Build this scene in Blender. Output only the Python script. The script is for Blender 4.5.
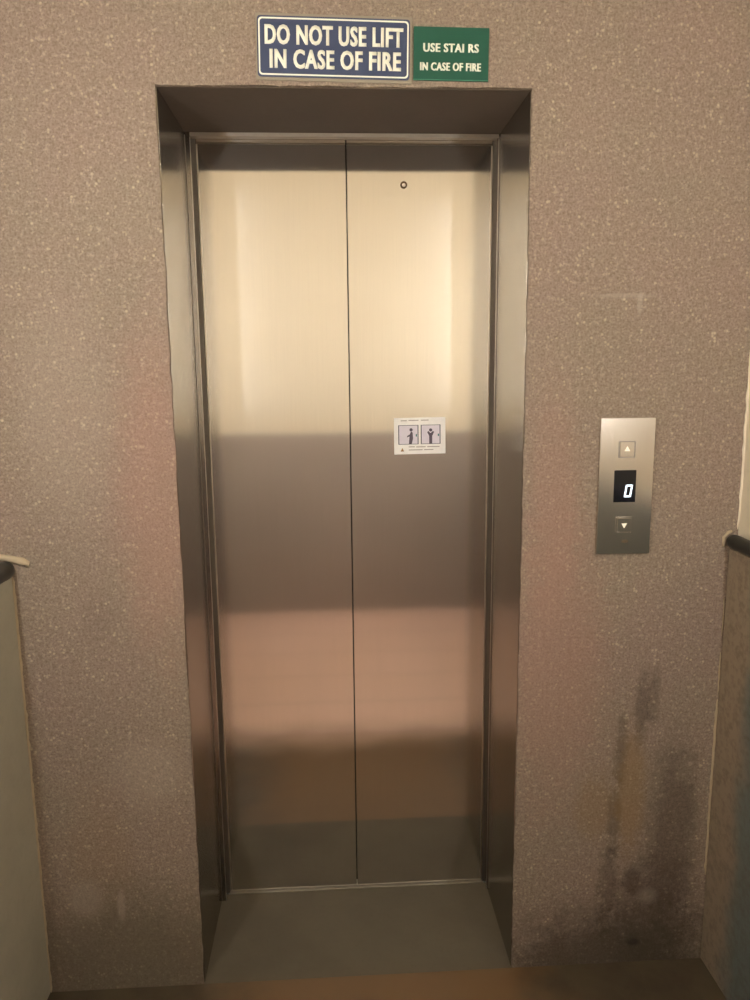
import bpy, bmesh, math, random
from mathutils import Vector, Matrix
random.seed(7)
for o in list(bpy.data.objects): bpy.data.objects.remove(o)
SC = bpy.context.scene
COL = SC.collection

# ------------------------------------------------------------------ camera
CX, CD, CZ, YAW, PITCH, ROLL, FPX = -0.0436, 1.6136, 1.4489, 0.0544, 0.1696, -0.0100, 754.96
fw = Vector((math.sin(YAW)*math.cos(PITCH), math.cos(YAW)*math.cos(PITCH), -math.sin(PITCH)))
r0 = Vector((math.cos(YAW), -math.sin(YAW), 0)); u0 = r0.cross(fw)
rt = r0*math.cos(ROLL) + u0*math.sin(ROLL); up = rt.cross(fw)
cam = bpy.data.cameras.new('camera'); cam.sensor_fit = 'VERTICAL'; cam.sensor_height = 24.0
cam.lens = FPX*24.0/1000.0; cam.clip_start = 0.02
co = bpy.data.objects.new('camera', cam); COL.objects.link(co)
M = Matrix((rt, up, -fw)).transposed().to_4x4(); M.translation = Vector((CX, -CD, CZ))
co.matrix_world = M
SC.camera = co

# ------------------------------------------------------------------ world, light, exposure
W = bpy.data.worlds.new('world'); SC.world = W; W.use_nodes = True
W.node_tree.nodes['Background'].inputs[0].default_value = (1.0, 0.88, 0.72, 1)
W.node_tree.nodes['Background'].inputs[1].default_value = 0.05
TUBE_Y = -1.05; TUBE_Z = 1.74; TUBE_LEFT = 98.0; TUBE_RIGHT = 84.0; LAMP_COL = (1.0, 0.985, 0.97)  # place, strength and colour of the added, unseen tubes
SC.view_settings.view_transform = 'Standard'; SC.view_settings.look = 'None'
SC.view_settings.exposure = 0.0; SC.view_settings.gamma = 1.0
SC.view_settings.use_curve_mapping = False

# ------------------------------------------------------------------ helpers
def srgb(r, g, b):
    f = lambda v: (v/255/12.92) if v/255 <= 0.04045 else ((v/255+0.055)/1.055)**2.4
    return (f(r), f(g), f(b), 1)

class Nodes:
    def __init__(s, name):
        s.m = bpy.data.materials.new(name); s.m.use_nodes = True
        s.t = s.m.node_tree; s.b = s.t.nodes['Principled BSDF']
    def n(s, typ, **kw):
        n = s.t.nodes.new(typ)
        for k, v in kw.items(): setattr(n, k, v)
        return n
    def l(s, a, b): s.t.links.new(a, b)
    def val(s, inp, v):
        if hasattr(v, 'is_output') or hasattr(v, 'links'): s.l(v, inp)
        else: inp.default_value = v
    def coord(s):
        if not hasattr(s, '_c'): s._c = s.n('ShaderNodeNewGeometry').outputs['Position']
        return s._c
    def mapping(s, scale=(1, 1, 1), loc=(0, 0, 0)):
        m = s.n('ShaderNodeMapping'); s.l(s.coord(), m.inputs[0])
        m.inputs['Scale'].default_value = scale; m.inputs['Location'].default_value = loc
        return m.outputs[0]
    def noise(s, scale, detail=4, rough=.6, vec=None):
        n = s.n('ShaderNodeTexNoise'); n.inputs['Scale'].default_value = scale
        n.inputs['Detail'].default_value = detail; n.inputs['Roughness'].default_value = rough
        s.l(vec or s.coord(), n.inputs['Vector']); return n.outputs['Fac']
    def ramp(s, f, lo, hi, a=0.0, b=1.0):
        r = s.n('ShaderNodeMapRange', interpolation_type='SMOOTHSTEP')
        s.val(r.inputs[0], f)
        r.inputs[1].default_value = lo; r.inputs[2].default_value = hi
        r.inputs[3].default_value = a; r.inputs[4].default_value = b
        return r.outputs[0]
    def mix(s, f, a, b, mode='MIX'):
        m = s.n('ShaderNodeMix', data_type='RGBA', blend_type=mode)
        s.val(m.inputs[0], f); s.val(m.inputs[6], a); s.val(m.inputs[7], b)
        return m.outputs[2]
    def math(s, op, a, b=0.0):
        m = s.n('ShaderNodeMath', operation=op); s.val(m.inputs[0], a); s.val(m.inputs[1], b)
        return m.outputs[0]
    def bump(s, h, strength=.5, dist=.002):
        b = s.n('ShaderNodeBump'); b.inputs['Strength'].default_value = strength
        b.inputs['Distance'].default_value = dist; s.l(h, b.inputs['Height'])
        s.l(b.outputs[0], s.b.inputs['Normal'])
    def spot(s, x, z, rx, rz, wobble=.35):
        """blotch mask, centred at world x, z on the front wall, with a ragged outline"""
        v = s.n('ShaderNodeMapping'); s.l(s.coord(), v.inputs[0])
        v.inputs['Scale'].default_value = (1/rx, 0, 1/rz); v.inputs['Location'].default_value = (-x/rx, 0, -z/rz)
        ln = s.n('ShaderNodeVectorMath', operation='LENGTH'); s.l(v.outputs[0], ln.inputs[0])
        if not hasattr(s, '_w'): s._w = s.math('ADD', s.math('MULTIPLY', s.noise(16, 5, .75), .6), s.math('MULTIPLY', s.noise(60, 4, .8), .4))
        d = s.math('ADD', ln.outputs['Value'], s.math('MULTIPLY', s.math('SUBTRACT', s._w, .5), wobble*4))
        return s.ramp(d, 1.15, .35)

def simple(name, col, rough=.5, metal=0.0, emit=None, estr=0.0):
    m = Nodes(name); m.b.inputs['Base Color'].default_value = col
    m.b.inputs['Roughness'].default_value = rough; m.b.inputs['Metallic'].default_value = metal
    # faint procedural wear so that nothing is perfectly even
    c = m.mix(m.ramp(m.noise(60, 3), .35, .7, 0, .18), col, tuple(v*.7 for v in col[:3])+(1,))
    m.l(c, m.b.inputs['Base Color'])
    if emit: m.b.inputs['Emission Color'].default_value = emit; m.b.inputs['Emission Strength'].default_value = estr
    return m.m

def stone_wall():
    m = Nodes('stone_dash_plaster')
    grain = m.noise(210, 3, .7); mid = m.noise(38, 4, .65); big = m.noise(3.2, 4, .6)
    vo = m.n('ShaderNodeTexVoronoi'); vo.inputs['Scale'].default_value = 85; m.l(m.coord(), vo.inputs['Vector'])
    base = m.mix(m.ramp(big, .3, .7), srgb(145, 132, 115), srgb(149, 130, 117))
    med = m.noise(100, 3, .7)
    base = m.mix(m.ramp(med, .30, .50, .6, 0), base, srgb(116, 99, 84))
    base = m.mix(m.ramp(med, .52, .68, 0, .6), base, srgb(186, 167, 148))
    base = m.mix(m.ramp(mid, .35, .7, 0, .45), base, srgb(140, 124, 108))
    base = m.mix(m.ramp(grain, .32, .52, .7, 0), base, srgb(112, 96, 82))
    base = m.mix(m.ramp(grain, .56, .74, 0, .6), base, srgb(188, 168, 150))
    # pale chips
    chip = m.math('MULTIPLY', m.ramp(vo.outputs['Distance'], .34, .14), m.ramp(m.noise(30, 3), .46, .64))
    base = m.mix(m.math('MULTIPLY', chip, .55), base, srgb(208, 190, 160))
    def st(x, z, rx, rz, col, a, wob=.35):
        nonlocal base
        base = m.mix(m.math('MULTIPLY', m.spot(x, z, rx, rz, wob), a), base, col)
    pink = srgb(168, 128, 112); dark = srgb(66, 54, 44); ochre = srgb(142, 112, 68); pale = srgb(178, 164, 148)
    st(-.42, 1.17, .11, .42, pink, .34); st(.46, .78, .14, .42, pink, .34); st(.44, 1.15, .07, .3, pink, .26)
    st(-.60, 1.37, .12, .30, pale, .18); st(-.48, .55, .10, .10, pale, .22)
    st(-.56, .92, .05, .07, dark, .10); st(-.60, .35, .09, .2, ochre, .14)
    # stains of the lower right side
    st(.66, .66, .022, .12, dark, .42, .9); st(.69, .70, .018, .09, dark, .36, .9)
    st(.618, .55, .020, .11, dark, .42, .9); st(.607, .38, .024, .11, dark, .42, .9); st(.60, .22, .03, .14, dark, .4, .9)
    st(.645, .46, .045, .19, ochre, .45, .4); st(.56, .42, .06, .10, ochre, .3)
    st(.75, .34, .075, .30, dark, .5, .5); st(.72, .12, .13, .20, dark, .45); st(.66, .22, .03, .05, dark, .5)
    st(.67, .055, .02, .012, srgb(30, 25, 22), .8); st(.70, .18, .03, .025, pale, .25)
    st(.575, 1.60, .085, .006, pale, .35, .15); st(.611, 1.585, .007, .03, pale, .45, .15)
    # foot of the wall: darker blotches above the floor
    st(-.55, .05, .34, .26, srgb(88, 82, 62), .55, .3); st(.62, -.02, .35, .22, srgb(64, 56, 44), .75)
    st(-.64, .24, .05, .06, pale, .28); st(-.56, .22, .012, .05, pale, .35)
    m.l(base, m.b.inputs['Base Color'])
    m.b.inputs['Roughness'].default_value = .92; m.b.inputs['Specular IOR Level'].default_value = .25
    h = m.math('ADD', m.math('MULTIPLY', grain, .7), m.math('MULTIPLY', mid, .8))
    m.bump(h, .55, .004)
    return m.m

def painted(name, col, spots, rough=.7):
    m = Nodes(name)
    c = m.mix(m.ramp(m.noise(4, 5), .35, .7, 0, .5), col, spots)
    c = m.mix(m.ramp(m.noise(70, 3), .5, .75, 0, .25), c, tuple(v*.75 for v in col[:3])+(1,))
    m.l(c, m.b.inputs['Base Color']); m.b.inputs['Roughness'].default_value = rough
    m.bump(m.noise(45, 4), .3, .002); return m.m

def steel(name, base, rough, aniso=.85, rot=.0):
    m = Nodes(name)
    br = m.noise(1, 3, .6, m.mapping((900, 900, 5)))
    wide = m.noise(1, 2, .5, m.mapping((6, 6, 1.2)))
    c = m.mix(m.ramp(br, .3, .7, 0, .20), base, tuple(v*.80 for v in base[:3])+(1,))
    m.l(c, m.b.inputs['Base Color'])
    m.b.inputs['Metallic'].default_value = 1.0
    m.l(m.ramp(br, .2, .8, rough*.92, rough*1.1), m.b.inputs['Roughness'])
    m.b.inputs['Anisotropic'].default_value = aniso; m.b.inputs['Anisotropic Rotation'].default_value = rot
    tg = m.n('ShaderNodeTangent', direction_type='RADIAL', axis='Z'); m.l(tg.outputs[0], m.b.inputs['Tangent'])
    m.bump(wide, .12, .003)
    return m.m

def floor_mat():
    m = Nodes('terracotta_floor')
    bt = m.n('ShaderNodeTexBrick'); m.l(m.mapping((1, 1, 1), (.15, 0, 0)), bt.inputs['Vector'])
    bt.offset = 0.0; bt.inputs['Scale'].default_value = 1.0; bt.inputs['Brick Width'].default_value = .3
    bt.inputs['Row Height'].default_value = .3; bt.inputs['Mortar Size'].default_value = .003
    bt.inputs['Color1'].default_value = srgb(246, 210, 194); bt.inputs['Color2'].default_value = srgb(242, 206, 188)
    bt.inputs['Mortar'].default_value = srgb(190, 160, 144)
    sx = m.n('ShaderNodeSeparateXYZ'); m.l(m.coord(), sx.inputs[0])
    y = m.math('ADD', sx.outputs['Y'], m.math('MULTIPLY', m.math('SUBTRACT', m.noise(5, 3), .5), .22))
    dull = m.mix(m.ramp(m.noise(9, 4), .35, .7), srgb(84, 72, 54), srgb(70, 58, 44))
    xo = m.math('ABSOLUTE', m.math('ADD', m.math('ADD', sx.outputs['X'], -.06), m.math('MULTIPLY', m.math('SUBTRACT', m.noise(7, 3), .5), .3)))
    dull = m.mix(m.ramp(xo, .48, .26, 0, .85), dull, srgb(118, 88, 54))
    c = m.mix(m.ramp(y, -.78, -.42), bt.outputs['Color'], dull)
    m.l(c, m.b.inputs['Base Color']); m.b.inputs['Roughness'].default_value = .55
    m.bump(m.noise(50, 4), .2, .002); return m.m

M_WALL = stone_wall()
M_CREAM = painted('cream_paint', srgb(236, 224, 200), srgb(230, 217, 192))
M_DADO = painted('grey_brown_paint', srgb(172, 158, 148), srgb(164, 150, 140))
M_PARA = painted('grey_green_cement', srgb(176, 170, 150), srgb(150, 144, 126), .85)
M_CEIL = painted('ceiling_paint', srgb(222, 214, 198), srgb(214, 204, 188))
M_BEAD = painted('pale_plaster', srgb(190, 172, 142), srgb(160, 144, 118), .9)
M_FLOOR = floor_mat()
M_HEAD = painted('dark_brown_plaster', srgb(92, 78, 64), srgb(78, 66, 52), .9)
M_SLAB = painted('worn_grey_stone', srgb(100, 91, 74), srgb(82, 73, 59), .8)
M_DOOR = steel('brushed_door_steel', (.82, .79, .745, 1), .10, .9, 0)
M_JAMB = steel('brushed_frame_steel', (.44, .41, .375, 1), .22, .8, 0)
M_EDGE = simple('bright_steel_edge', (.72, .66, .58, 1), .35, 1.0)
M_PLATE = steel('brushed_panel_steel', (.72, .67, .61, 1), .22, .5, 0)
M_HEADSTEEL = simple('dull_head_steel', (.42, .37, .31, 1), .5, 1.0)
M_BLACK = simple('shaft_dark', (.008, .007, .006, 1), .8)
M_PIPE = simple('dark_pipe_paint', srgb(42, 42, 38), .38)
M_BLUE = simple('blue_sign_face', srgb(58, 68, 96), .65)
M_GREEN = simple('green_sign_face', srgb(16, 80, 60), .7)
M_SIGNW = simple('sign_white', srgb(252, 252, 234), .6)
M_ACRYL = simple('sign_backing', srgb(146, 136, 118), .5)
M_PAPER = simple('white_sticker_paper', srgb(252, 248, 242), .6)
M_PIC = simple('pictogram_ground', srgb(232, 224, 232), .6)
M_INK = simple('dark_blue_ink', srgb(48, 54, 74), .6)
M_INK2 = simple('violet_grey_ink', srgb(92, 80, 92), .6)
M_INK3 = simple('faint_grey_ink', srgb(176, 164, 156), .6)
M_TEAL = simple('teal_ink', srgb(40, 110, 104), .6)
M_OCHRE = simple('ochre_ink', srgb(160, 118, 66), .6)
M_GLASS = simple('black_display_glass', (.006, .006, .010, 1), .12)
M_DIGIT = simple('lit_digit', (.8, .9, 1, 1), .4, 0, (.78, .90, 1, 1), 1.5)
M_LEGEND = simple('lit_button_legend', (.9, .85, .7, 1), .4, 0, (1, .90, .70, 1), .35)
M_TUBEL = simple('added_tube_glow_left', (.9, .88, .8, 1), .5, 0, LAMP_COL+(1,), TUBE_LEFT)
M_TUBER = simple('added_tube_glow_right', (.9, .88, .8, 1), .5, 0, LAMP_COL+(1,), TUBE_RIGHT)
M_LAMPB = simple('lamp_body_white', (.75, .75, .72, 1), .4)

def link(name, bm, mats, parent=None, smooth=False, kind=None):
    bmesh.ops.recalc_face_normals(bm, faces=bm.faces)
    me = bpy.data.meshes.new(name); bm.to_mesh(me); bm.free()
    for m in (mats if isinstance(mats, (list, tuple)) else [mats]): me.materials.append(m)
    if smooth:
        for p in me.polygons: p.use_smooth = True
    o = bpy.data.objects.new(name, me); COL.objects.link(o)
    if parent:
        o.parent = parent
        o.location = -Vector(parent.location)      # geometry is written in world metres
    if kind: o['kind'] = kind
    return o
def empty(name, loc, label=None, cat=None, group=None, kind=None):
    o = bpy.data.objects.new(name, None); COL.objects.link(o); o.location = loc; o.empty_display_size = .05
    if label: o['label'] = label
    if cat: o['category'] = cat
    if group: o['group'] = group
    if kind: o['kind'] = kind
    return o
def box(bm, x0, x1, y0, y1, z0, z1, bevel=0.0, mi=0, seg=2):
    r = bmesh.ops.create_cube(bm, size=1.0)
    vs = r['verts']
    for v in vs:
        v.co = Vector((x0+(v.co.x+.5)*(x1-x0), y0+(v.co.y+.5)*(y1-y0), z0+(v.co.z+.5)*(z1-z0)))
    fs = {f for v in vs for f in v.link_faces}
    for f in fs: f.material_index = mi
    if bevel:
        es = {e for v in vs for e in v.link_edges}
        bmesh.ops.bevel(bm, geom=list(es), offset=bevel, segments=seg, affect='EDGES', clamp_overlap=True)
    return bm
def boxm(*a, **k): return box(bmesh.new(), *a, **k)
def poly(bm, pts, y0, y1, hole=None):
    """prism of an x-z outline from y0 (front) to y1; with hole (same point count) a ring"""
    n = len(pts)
    if hole:
        A = [[bm.verts.new((p[0], y, p[1])) for p in ring] for y in (y0, y1) for ring in (pts, hole)]
        of, inf, ob, inb = A
        for i in range(n):
            j = (i+1) % n
            bm.faces.new((of[i], of[j], inf[j], inf[i])); bm.faces.new((ob[j], ob[i], inb[i], inb[j]))
            bm.faces.new((of[j], of[i], ob[i], ob[j])); bm.faces.new((inf[i], inf[j], inb[j], inb[i]))
        return bm
    f = [bm.verts.new((p[0], y0, p[1])) for p in pts]; b = [bm.verts.new((p[0], y1, p[1])) for p in pts]
    bm.faces.new(f); bm.faces.new(b[::-1])
    for i in range(n):
        j = (i+1) % n; bm.faces.new((f[j], f[i], b[i], b[j]))
    return bm
def rrect(x0, x1, z0, z1, r, seg=5):
    o = []
    for cx, cz, a in ((x1-r, z1-r, 0), (x0+r, z1-r, 90), (x0+r, z0+r, 180), (x1-r, z0+r, 270)):
        for k in range(seg+1):
            t = math.radians(a+90*k/seg); o.append((cx+r*math.cos(t), cz+r*math.sin(t)))
    return o
def circ(x, z, r, n=24): return [(x+r*math.cos(2*math.pi*k/n), z+r*math.sin(2*math.pi*k/n)) for k in range(n)]
def sweep(bm, pts, r, n=14, cap=True, squash=1.0, jit=0.0):
    """tube through pts; r may be a list"""
    rings = []
    for i, p in enumerate(pts):
        p = Vector(p); d = (Vector(pts[min(i+1, len(pts)-1)]) - Vector(pts[max(i-1, 0)])).normalized()
        a = d.cross(Vector((0, 0, 1)) if abs(d.z) < .9 else Vector((0, 1, 0))).normalized(); b = a.cross(d)
        rr = r[i] if isinstance(r, (list, tuple)) else r
        rings.append([bm.verts.new(p + (a*math.cos(2*math.pi*k/n) + b*math.sin(2*math.pi*k/n)*squash)*(rr*(1+random.uniform(-jit, jit)))) for k in range(n)])
    for i in range(len(rings)-1):
        for k in range(n):
            l = (k+1) % n; bm.faces.new((rings[i][k], rings[i][l], rings[i+1][l], rings[i+1][k]))
    if cap: bm.faces.new(rings[0][::-1]); bm.faces.new(rings[-1])
    return bm

# ------------------------------------------------------------------ the setting
XL, XR, H2, DEP = -.3790, .3694, 2.0049, .300
WXL, WXR, ZC, YB = -.785, .862, 2.82, -2.20
# front wall: one thick slab with the lift opening cut out, its arrises slightly worn
edge = []
def worn(a, b, n, nx, nz):
    for k in range(n):
        t = k/n; j = random.uniform(-.0012, .0016) if 0 < k else 0
        edge.append((a[0]+(b[0]-a[0])*t+nx*j, a[1]+(b[1]-a[1])*t+nz*j))
worn((XR, 0), (XR, H2), 90, 1, 0); worn((XR, H2), (XL, H2), 40, 0, 1); worn((XL, H2), (XL, 0), 90, 1, 0); edge.append((XL, 0))
outer = [(-1.1, 0), (-1.1, 2.92), (1.05, 2.92), (1.05, 0)]
bm = poly(bmesh.new(), edge[::1] + outer, 0, DEP+.10)
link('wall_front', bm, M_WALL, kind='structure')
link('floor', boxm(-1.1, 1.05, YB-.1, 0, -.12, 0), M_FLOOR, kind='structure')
link('ceiling', boxm(-1.1, 1.05, YB-.1, 0, ZC, ZC+.1), M_CEIL, kind='structure')
bm = bmesh.new(); box(bm, -1.1, 1.05, YB-.15, YB, 1.09, ZC, mi=0); box(bm, -1.1, 1.05, YB-.15, YB+.004, 0, 1.09, mi=1)
link('wall_back', bm, [M_CREAM, M_DADO], kind='structure')
# left side: low cement parapet with a stepped-back painted wall over it
bm = bmesh.new(); box(bm, -1.1, -.738, YB, 0, 0, 1.030, .004, 0); box(bm, -1.1, WXL, YB, 0, 1.03, ZC, mi=1)
link('wall_left', bm, [M_PARA, M_CREAM], kind='structure')
# right side: cement dado standing proud of the cream wall, ragged paint line in the corner
bm = bmesh.new(); box(bm, .842, 1.05, YB, 0, 0, 1.050, .004, 0); box(bm, WXR, 1.05, YB, 0, 1.05, ZC, mi=1)
def para_right():
    m = Nodes('brown_and_grey_cement')
    sx = m.n('ShaderNodeSeparateXYZ'); m.l(m.coord(), sx.inputs[0])
    y = m.math('ADD', sx.outputs['Y'], m.math('MULTIPLY', m.math('SUBTRACT', m.noise(6, 4), .5), .12))
    c = m.mix(m.ramp(y, -.16, -.08), srgb(104, 111, 106), srgb(146, 130, 110))
    c = m.mix(m.ramp(m.noise(60, 4), .4, .7, 0, .4), c, srgb(86, 76, 60))
    m.l(c, m.b.inputs['Base Color']); m.b.inputs['Roughness'].default_value = .85
    m.bump(m.noise(60, 4), .4, .003); return m.m
link('wall_right', bm, [para_right(), M_CREAM], kind='structure')
# plaster beads in the corners
def bead(name, pts, r, mat=M_BEAD):
    P = []
    for i in range(len(pts)-1):
        a, b = Vector(pts[i]), Vector(pts[i+1]); n = max(2, int((b-a).length/.012))
        P += [a.lerp(b, k/n) + Vector((random.uniform(-.0008, .0008), 0, 0)) for k in range(n)]
    P.append(Vector(pts[-1]))
    R = [r*random.uniform(.75, 1.25) for _ in P]; R[0] = R[-1] = r*.3
    return link(name, sweep(bmesh.new(), P, R, 8, jit=.15), mat, smooth=True, kind='structure')
bead('trim_1', [(-.7375, -.001, 1.02), (-.737, -.001, .62), (-.738, -.001, 0.0)], .0030)
bead('trim_2', [(.8405, -.001, .93), (.8405, -.001, .84)], .0016)
bead('trim_3', [(.840, -.001, .80), (.8405, -.001, .70)], .0018)
bead('trim_4', [(.8405, -.001, .685), (.840, -.001, .45), (.8405, -.001, .23)], .0030)
bead('trim_5', [(.860, -.001, 1.09), (.8615, -.001, 1.2), (.860, -.001, 1.32), (.8615, -.001, 1.6), (.861, -.001, 2.7)], .0028, M_CREAM)

# ------------------------------------------------------------------ the lift entrance
YD = .322
door = empty('door_1', (0, YD, 0), kind='structure')
# frame lining: two deep jambs and a head, with a narrow turned face at the inner end
bm = bmesh.new()
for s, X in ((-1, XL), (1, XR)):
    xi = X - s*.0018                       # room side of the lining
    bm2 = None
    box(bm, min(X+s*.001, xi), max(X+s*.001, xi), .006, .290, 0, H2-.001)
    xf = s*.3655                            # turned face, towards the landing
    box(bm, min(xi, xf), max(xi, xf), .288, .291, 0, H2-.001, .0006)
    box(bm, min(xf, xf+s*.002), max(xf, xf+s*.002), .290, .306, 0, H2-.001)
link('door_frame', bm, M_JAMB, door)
bm = bmesh.new()
for s, X in ((-1, XL), (1, XR)):
    a, b = s*.3585, s*.372
    box(bm, min(a, b), max(a, b), .318, .326, .002, 1.996)
    a, b = X-s*.0019, X-s*.0034
    box(bm, min(a, b), max(a, b), .2868, .2885, .004, 1.996)
link('shadow_gap', bm, simple('dull_brown_metal', (.26, .225, .19, 1), .5, .9), door)
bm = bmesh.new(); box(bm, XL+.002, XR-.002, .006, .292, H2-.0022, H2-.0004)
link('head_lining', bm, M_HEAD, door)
bm = bmesh.new(); box(bm, -.3655, .3655, .290, .293, 1.994, H2-.0024, .0006); box(bm, -.3655, .3655, .293, YD-.002, 1.9965, 1.998)
link('door_head', bm, M_HEADSTEEL, door)
bm = bmesh.new()
for s in (-1, 1):
    box(bm, min(s*.3655, s*.3640), max(s*.3655, s*.3640), .2872, .2893, .003, 1.992, .0005)
link('frame_edge_strip', bm, M_EDGE, door)
for s in (-1, 1):
    a, b = (-.3572, -.0014) if s < 0 else (.0014, .3572)
    p = link('door_panel', boxm(a, b, YD, YD+.028, .004, 2.0030, .0012, seg=3), M_DOOR, door)
    e = a if s < 0 else b                    # bright folded edge beside the frame
    link('panel_edge', boxm(min(e, e-s*.0035), max(e, e-s*.0035), YD-.0016, YD+.001, .008, 1.985, .0006), M_EDGE, p).location = (0, 0, 0)
    if s > 0:
        bm = bmesh.new(); poly(bm, circ(.1396, 1.894, .0085, 28), YD-.0022, YD+.002, circ(.1396, 1.894, .0046, 28))
        k = link('release_key_socket', bm, simple('socket_bronze', srgb(86, 66, 44), .4, .6), p); k.location = (0, 0, 0)
        k['label'] = 'dark ringed release key socket'
        bm = poly(bmesh.new(), circ(.1396, 1.894, .0040, 20), YD-.0014, YD+.002)
        link('socket_pin', bm, M_EDGE, p).location = (0, 0, 0)
link('shaft_backing', boxm(-.37, .37, YD+.030, YD+.036, 0, H2), M_BLACK, door)  # black sheet standing in for the darkness of the shaft behind the panels
bm = bmesh.new(); box(bm, -.362, .362, .3135, YD+.03, -.012, .0022, .0006)
link('door_sill', bm, simple('worn_sill_metal', (.40, .37, .31, 1), .5, .9), door)
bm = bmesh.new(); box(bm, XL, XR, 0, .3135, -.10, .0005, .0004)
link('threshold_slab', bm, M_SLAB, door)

# ------------------------------------------------------------------ signs over the lift
def text_line(s, x0, x1, z0, z1, y, parent, mat, bold=.02, fat=.001, th=.0007):
    cu = bpy.data.curves.new('sign_text', 'FONT'); cu.body = s; cu.offset = bold; cu.resolution_u = 3
    cu.space_character = 1.10
    t = bpy.data.objects.new('sign_text', cu); COL.objects.link(t)
    bpy.context.view_layer.update()
    me = bpy.data.meshes.new_from_object(t.evaluated_get(bpy.context.evaluated_depsgraph_get()))
    bpy.data.objects.remove(t)
    bm = bmesh.new(); bm.from_mesh(me)
    xs = [v.co.x for v in bm.verts]; ys = [v.co.y for v in bm.verts]
    x0 += fat; x1 -= fat
    a, b, c, d = min(xs), max(xs), min(ys), max(ys)
    for v in bm.verts:
        v.co = Vector((x0+(v.co.x-a)/(b-a)*(x1-x0), 0, z0+(v.co.y-c)/(d-c)*(z1-z0)))
    r = bmesh.ops.extrude_face_region(bm, geom=list(bm.faces))
    for v in r['geom']:
        if isinstance(v, bmesh.types.BMVert): v.co.y -= th
    base = bm.copy(); me2 = bpy.data.meshes.new('tmp')
    for v in base.verts: v.co.x += fat; v.co.y += .00003
    base.to_mesh(me2); bm.from_mesh(me2)
    for v in base.verts: v.co.x -= 2*fat; v.co.y -= .00006
    base.to_mesh(me2); bm.from_mesh(me2); base.free(); bpy.data.meshes.remove(me2)
    for v in bm.verts: v.co.y += y
    return link('sign_lettering', bm, mat, parent)
def tilt(o, deg, pivot):
    o.matrix_world = Matrix.Translation(pivot) @ Matrix.Rotation(math.radians(deg), 4, 'Y') @ Matrix.Translation(-Vector(pivot)) @ Matrix.Translation(o.location)
sg = empty('warning_sign', (-.026, 0, 2.014), 'blue rectangular sign with white border reading DO NOT USE LIFT IN CASE OF FIRE', 'sign')
link('sign_backing', boxm(-.180, .126, -.003, 0, 2.012, 2.133, .0006), M_ACRYL, sg)
bm = poly(bmesh.new(), rrect(-.1768, .1215, 2.018, 2.128, .006), -.0042, -.003); link('sign_face', bm, M_BLUE, sg)
bm = poly(bmesh.new(), rrect(-.1745, .1190, 2.021, 2.125, .007), -.0048, -.0042, rrect(-.1717, .1162, 2.0238, 2.1222, .0055))
link('sign_border', bm, M_SIGNW, sg)
text_line('DO NOT USE LIFT', -.1625, .1085, 2.0765, 2.1125, -.0042, sg, M_SIGNW, .024, .0008)
text_line('IN CASE OF FIRE', -.1535, .1045, 2.0335, 2.0685, -.0042, sg, M_SIGNW, .024, .0008)
tilt(sg, .9, (-.026, 0, 2.072))
gs = empty('stairs_sign', (.204, 0, 2.017), 'small green sign reading USE STAIRS IN CASE OF FIRE, right of the blue one', 'sign')
link('sign_face', boxm(.129, .279, -.0035, 0, 2.016, 2.114, .0005), M_GREEN, gs)
text_line('USE STAI RS', .148, .259, 2.068, 2.084, -.0035, gs, M_SIGNW, .015, .0007)
text_line('IN CASE OF FIRE', .142, .264, 2.034, 2.049, -.0035, gs, M_SIGNW, .015, .0007)
bm = bmesh.new(); box(bm, .129, .279, -.0040, -.0035, 2.0165, 2.018); 
link('sign_edge', bm, simple('green_sign_edge', srgb(60, 128, 100), .5), gs)
tilt(gs, .6, (.204, 0, 2.065))

# ------------------------------------------------------------------ sticker on the right door
YS = YD
st = empty('safety_sticker', (.179, YS, 1.235), 'white paper sticker with two pictogram boxes on right lift door panel', 'sticker')
link('sticker_paper', boxm(.1125, .2455, YS-.0006, YS+.0001, 1.2355, 1.3295, .0002, seg=1), M_PAPER, st)
def flat(name, mat, *a): return link(name, boxm(*a), mat, st)
for k, (a, b) in enumerate(((.1235, .1755), (.1815, .2325))):
    y0, y1 = YS-.0009, YS-.0005
    bm = poly(bmesh.new(), [(a, 1.261), (b, 1.261), (b, 1.3105), (a, 1.3105)], y0-.0003, y1,
              [(a+.0022, 1.2622), (b-.0022, 1.2622), (b-.0022, 1.3093), (a+.0022, 1.3093)])
    link('pictogram_frame', bm, M_INK, st)
    flat('pictogram_ground', M_PIC, a+.002, b-.002, y0, y1, 1.262, 1.3095)
    c = (a+b)/2 + (.006 if k == 0 else 0)
    bm = bmesh.new(); poly(bm, circ(c+(.001 if k == 0 else 0), 1.2985 if k == 0 else 1.297, .0042, 14), y0-.0006, y0)
    if k == 0:
        poly(bm, [(c-.005, 1.262), (c+.0025, 1.262), (c+.006, 1.277), (c+.005, 1.291), (c+.001, 1.295), (c-.003, 1.286)], y0-.0006, y0)
        poly(bm, [(c-.010, 1.279), (c-.009, 1.283), (c+.002, 1.289), (c+.002, 1.284)], y0-.0005, y0)
    else:
        poly(bm, [(c-.0038, 1.262), (c+.0038, 1.262), (c+.004, 1.282), (c+.009, 1.292), (c+.006, 1.2945), (c, 1.289), (c-.006, 1.2945), (c-.009, 1.292), (c-.004, 1.282)], y0-.0006, y0)
    link('pictogram_figure', bm, M_INK2, st)
    flat('pictogram_mark', M_TEAL, b-.007, b-.004, y0-.0005, y0, 1.281, 1.287)
for x0, x1, z in ((.130, .146, 1.322), (.150, .176, 1.3225), (.182, .202, 1.3225), (.150, .166, 1.2545), (.169, .194, 1.2540), (.198, .230, 1.2540), (.150, .186, 1.2465), (.190, .214, 1.2465)):
    flat('faint_print', M_INK3, x0, x1, YS-.0009, YS-.0005, z-.0011, z+.0011)
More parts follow.
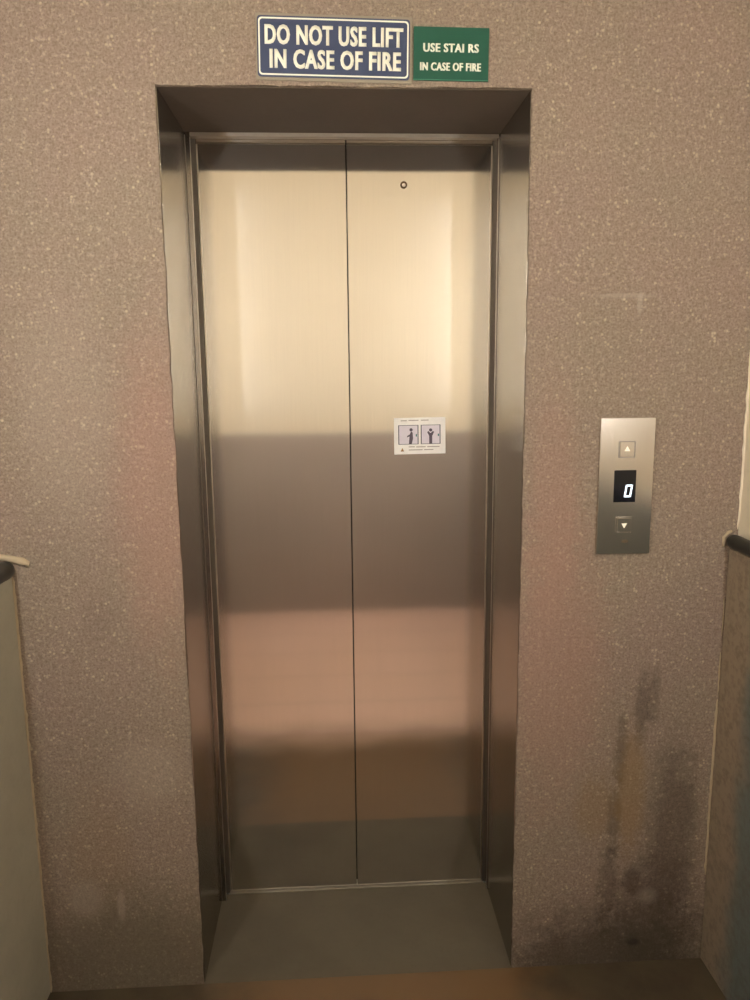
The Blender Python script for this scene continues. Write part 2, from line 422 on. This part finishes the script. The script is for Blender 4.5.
bm = poly(bmesh.new(), [(.129, 1.243), (.138, 1.243), (.1335, 1.252)], YS-.0010, YS-.0005); link('warning_triangle', bm, M_OCHRE, st)
tilt(st, -.5, (.179, YS, 1.283))

# ------------------------------------------------------------------ call panel
cp = empty('lift_call_panel', (.597, 0, 1.041), 'stainless steel lift call panel showing a lit 0 between two buttons', 'call panel')
PY = -.0075
link('face_plate', boxm(.5350, .6560, PY, 0, 1.041, 1.3425, .0012, seg=3), M_PLATE, cp)
dp = link('floor_display', boxm(.5690, .6180, PY-.0010, PY+.001, 1.1580, 1.2290, .0006), M_GLASS, cp)
# slanted 0 made of six display segments
bm = bmesh.new(); cx, cz, hw, hh, t = .6015, 1.1830, .0078, .0138, .0036
def seg(pts): poly(bm, [(cx+x+(z)*.14, cz+z) for x, z in pts], PY-.0016, PY-.0009)
for s in (1, -1):
    seg([(-hw+.0010, s*hh), (hw-.0010, s*hh), (hw-.0030, s*(hh-t)), (-hw+.0030, s*(hh-t))])
    for q in (1, -1):
        seg([(s*hw, q*(hh-.0006)), (s*hw, q*.0002), (s*(hw-t), q*.0002), (s*(hw-t), q*(hh-t+.0006))])
dg = link('display_digit', bm, M_DIGIT, dp); dg.location = (0, 0, 0); dg['label'] = 'lit white figure 0'
def button(x, z, upw):
    # recessed-look square collar, raised cap, lit legend
    bm = poly(bmesh.new(), rrect(x-.0185, x+.0185, z-.0185, z+.0185, .003), PY-.0014, PY+.001, rrect(x-.0166, x+.0166, z-.0166, z+.0166, .002))
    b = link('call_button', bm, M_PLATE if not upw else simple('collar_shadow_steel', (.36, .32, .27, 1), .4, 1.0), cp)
    c = link('button_cap', boxm(x-.0160, x+.0160, PY-.0024, PY+.001, z-.0158, z+.0158, .0012, seg=3), M_PLATE, b); c.location = (0, 0, 0)
    s = 1 if upw else -1
    bm = poly(bmesh.new(), [(x-.0062, z-s*.0035), (x+.0062, z-s*.0035), (x, z+s*.0075)], PY-.0030, PY-.0020)
    a = link('button_arrow', bm, M_LEGEND, b); a.location = (0, 0, 0)
    return b
button(.5945, 1.2745, True)['label'] = 'upper square button with upward arrow'
button(.5950, 1.1070, False)['label'] = 'lower square button with downward arrow'
bm = poly(bmesh.new(), rrect(.5920, .6060, 1.0660, 1.0730, .0030), PY-.0012, PY+.001)
link('keyhole', bm, simple('keyhole_dark', srgb(104, 88, 68), .5, .4), cp)

# ------------------------------------------------------------------ handrails let into the wall
def handrail(x, z, r, label, dab):
    t = empty('handrail', (x, 0, z), label, 'handrail', 'dark pipe handrails on the side walls')
    P = [(x, -.002, z), (x, -.012, z), (x, -.030, z), (x, -.035, z), (x, -.6, z), (x, -1.2, z), (x, -1.9, z), (x, -2.19, z)]
    link('pipe', sweep(bmesh.new(), P, [r*.9, r, r, r*.97, r*.97, r*.97, r*.97, r*.97], 24), M_PIPE, t, smooth=True)
    for y in (-.45, -1.25, -2.0):
        link('bracket', sweep(bmesh.new(), [(x, y, z-r*.5), (x+(.02 if x > 0 else -.03), y, z-.03)], .007, 10), M_PIPE, t, smooth=True)
    d = link('plaster_dab', dab, M_BEAD, t, smooth=True); d['label'] = 'pale plaster smeared round the pipe end'
def blob(pts, n=12):
    bm = bmesh.new(); P, R = zip(*pts); return sweep(bm, list(P), list(R), n, squash=1.0, jit=.18)
handrail(-.749, 1.036, .020, 'dark pipe handrail on the left wall with pale plaster ridge above its end',
         blob([((-.790, -.002, 1.068), .005), ((-.765, -.003, 1.066), .006), ((-.742, -.003, 1.061), .007), ((-.724, -.003, 1.057), .008), ((-.712, -.002, 1.053), .009), ((-.704, -.001, 1.049), .006), ((-.703, -.001, 1.040), .003)]))
handrail(.8495, 1.063, .0165, 'dark pipe handrail on the right wall under the cream paint',
         blob([((.829, -.001, 1.050), .003), ((.829, -.001, 1.072), .004), ((.838, -.001, 1.083), .004), ((.846, -.001, 1.086), .003)]))

# ------------------------------------------------------------------ unseen tubes added on the side walls to light the landing
def added_tube_light(xw, s, mat, label):
    """s = +1 when the room lies on the +x side of the wall at xw"""
    y, z0, z1 = TUBE_Y if s > 0 else TUBE_Y-.25, TUBE_Z-.45, TUBE_Z+.45
    t = empty('added_tube_light', (xw, y, z0-.05), label, 'added lamp', 'unseen tube lights added to light the landing')
    a = lambda p, q: (min(xw+s*p, xw+s*q), max(xw+s*p, xw+s*q))
    link('batten', boxm(*a(0, .024), y-.020, y+.020, z0-.05, z1+.05, .004), M_LAMPB, t)
    for z in (z0-.045, z1+.015):
        link('lamp_holder', boxm(*a(.022, .058), y-.014, y+.014, z, z+.030, .004), M_LAMPB, t)
    bm = bmesh.new(); cx = xw+s*.043; n = 20; R = []
    for z in (z0-.016, z1+.016):
        R.append([bm.verts.new((cx+.013*math.cos(2*math.pi*k/n), y+.013*math.sin(2*math.pi*k/n), z)) for k in range(n)])
    for k in range(n): bm.faces.new((R[0][k], R[0][(k+1) % n], R[1][(k+1) % n], R[1][k]))
    bm.faces.new(R[0][::-1]); bm.faces.new(R[1])
    link('tube', bm, mat, t, smooth=True)
added_tube_light(WXL, 1, M_TUBEL, 'unseen tube light added on the left side wall to light the landing')
added_tube_light(WXR, -1, M_TUBER, 'unseen tube light added on the right side wall to light the landing')
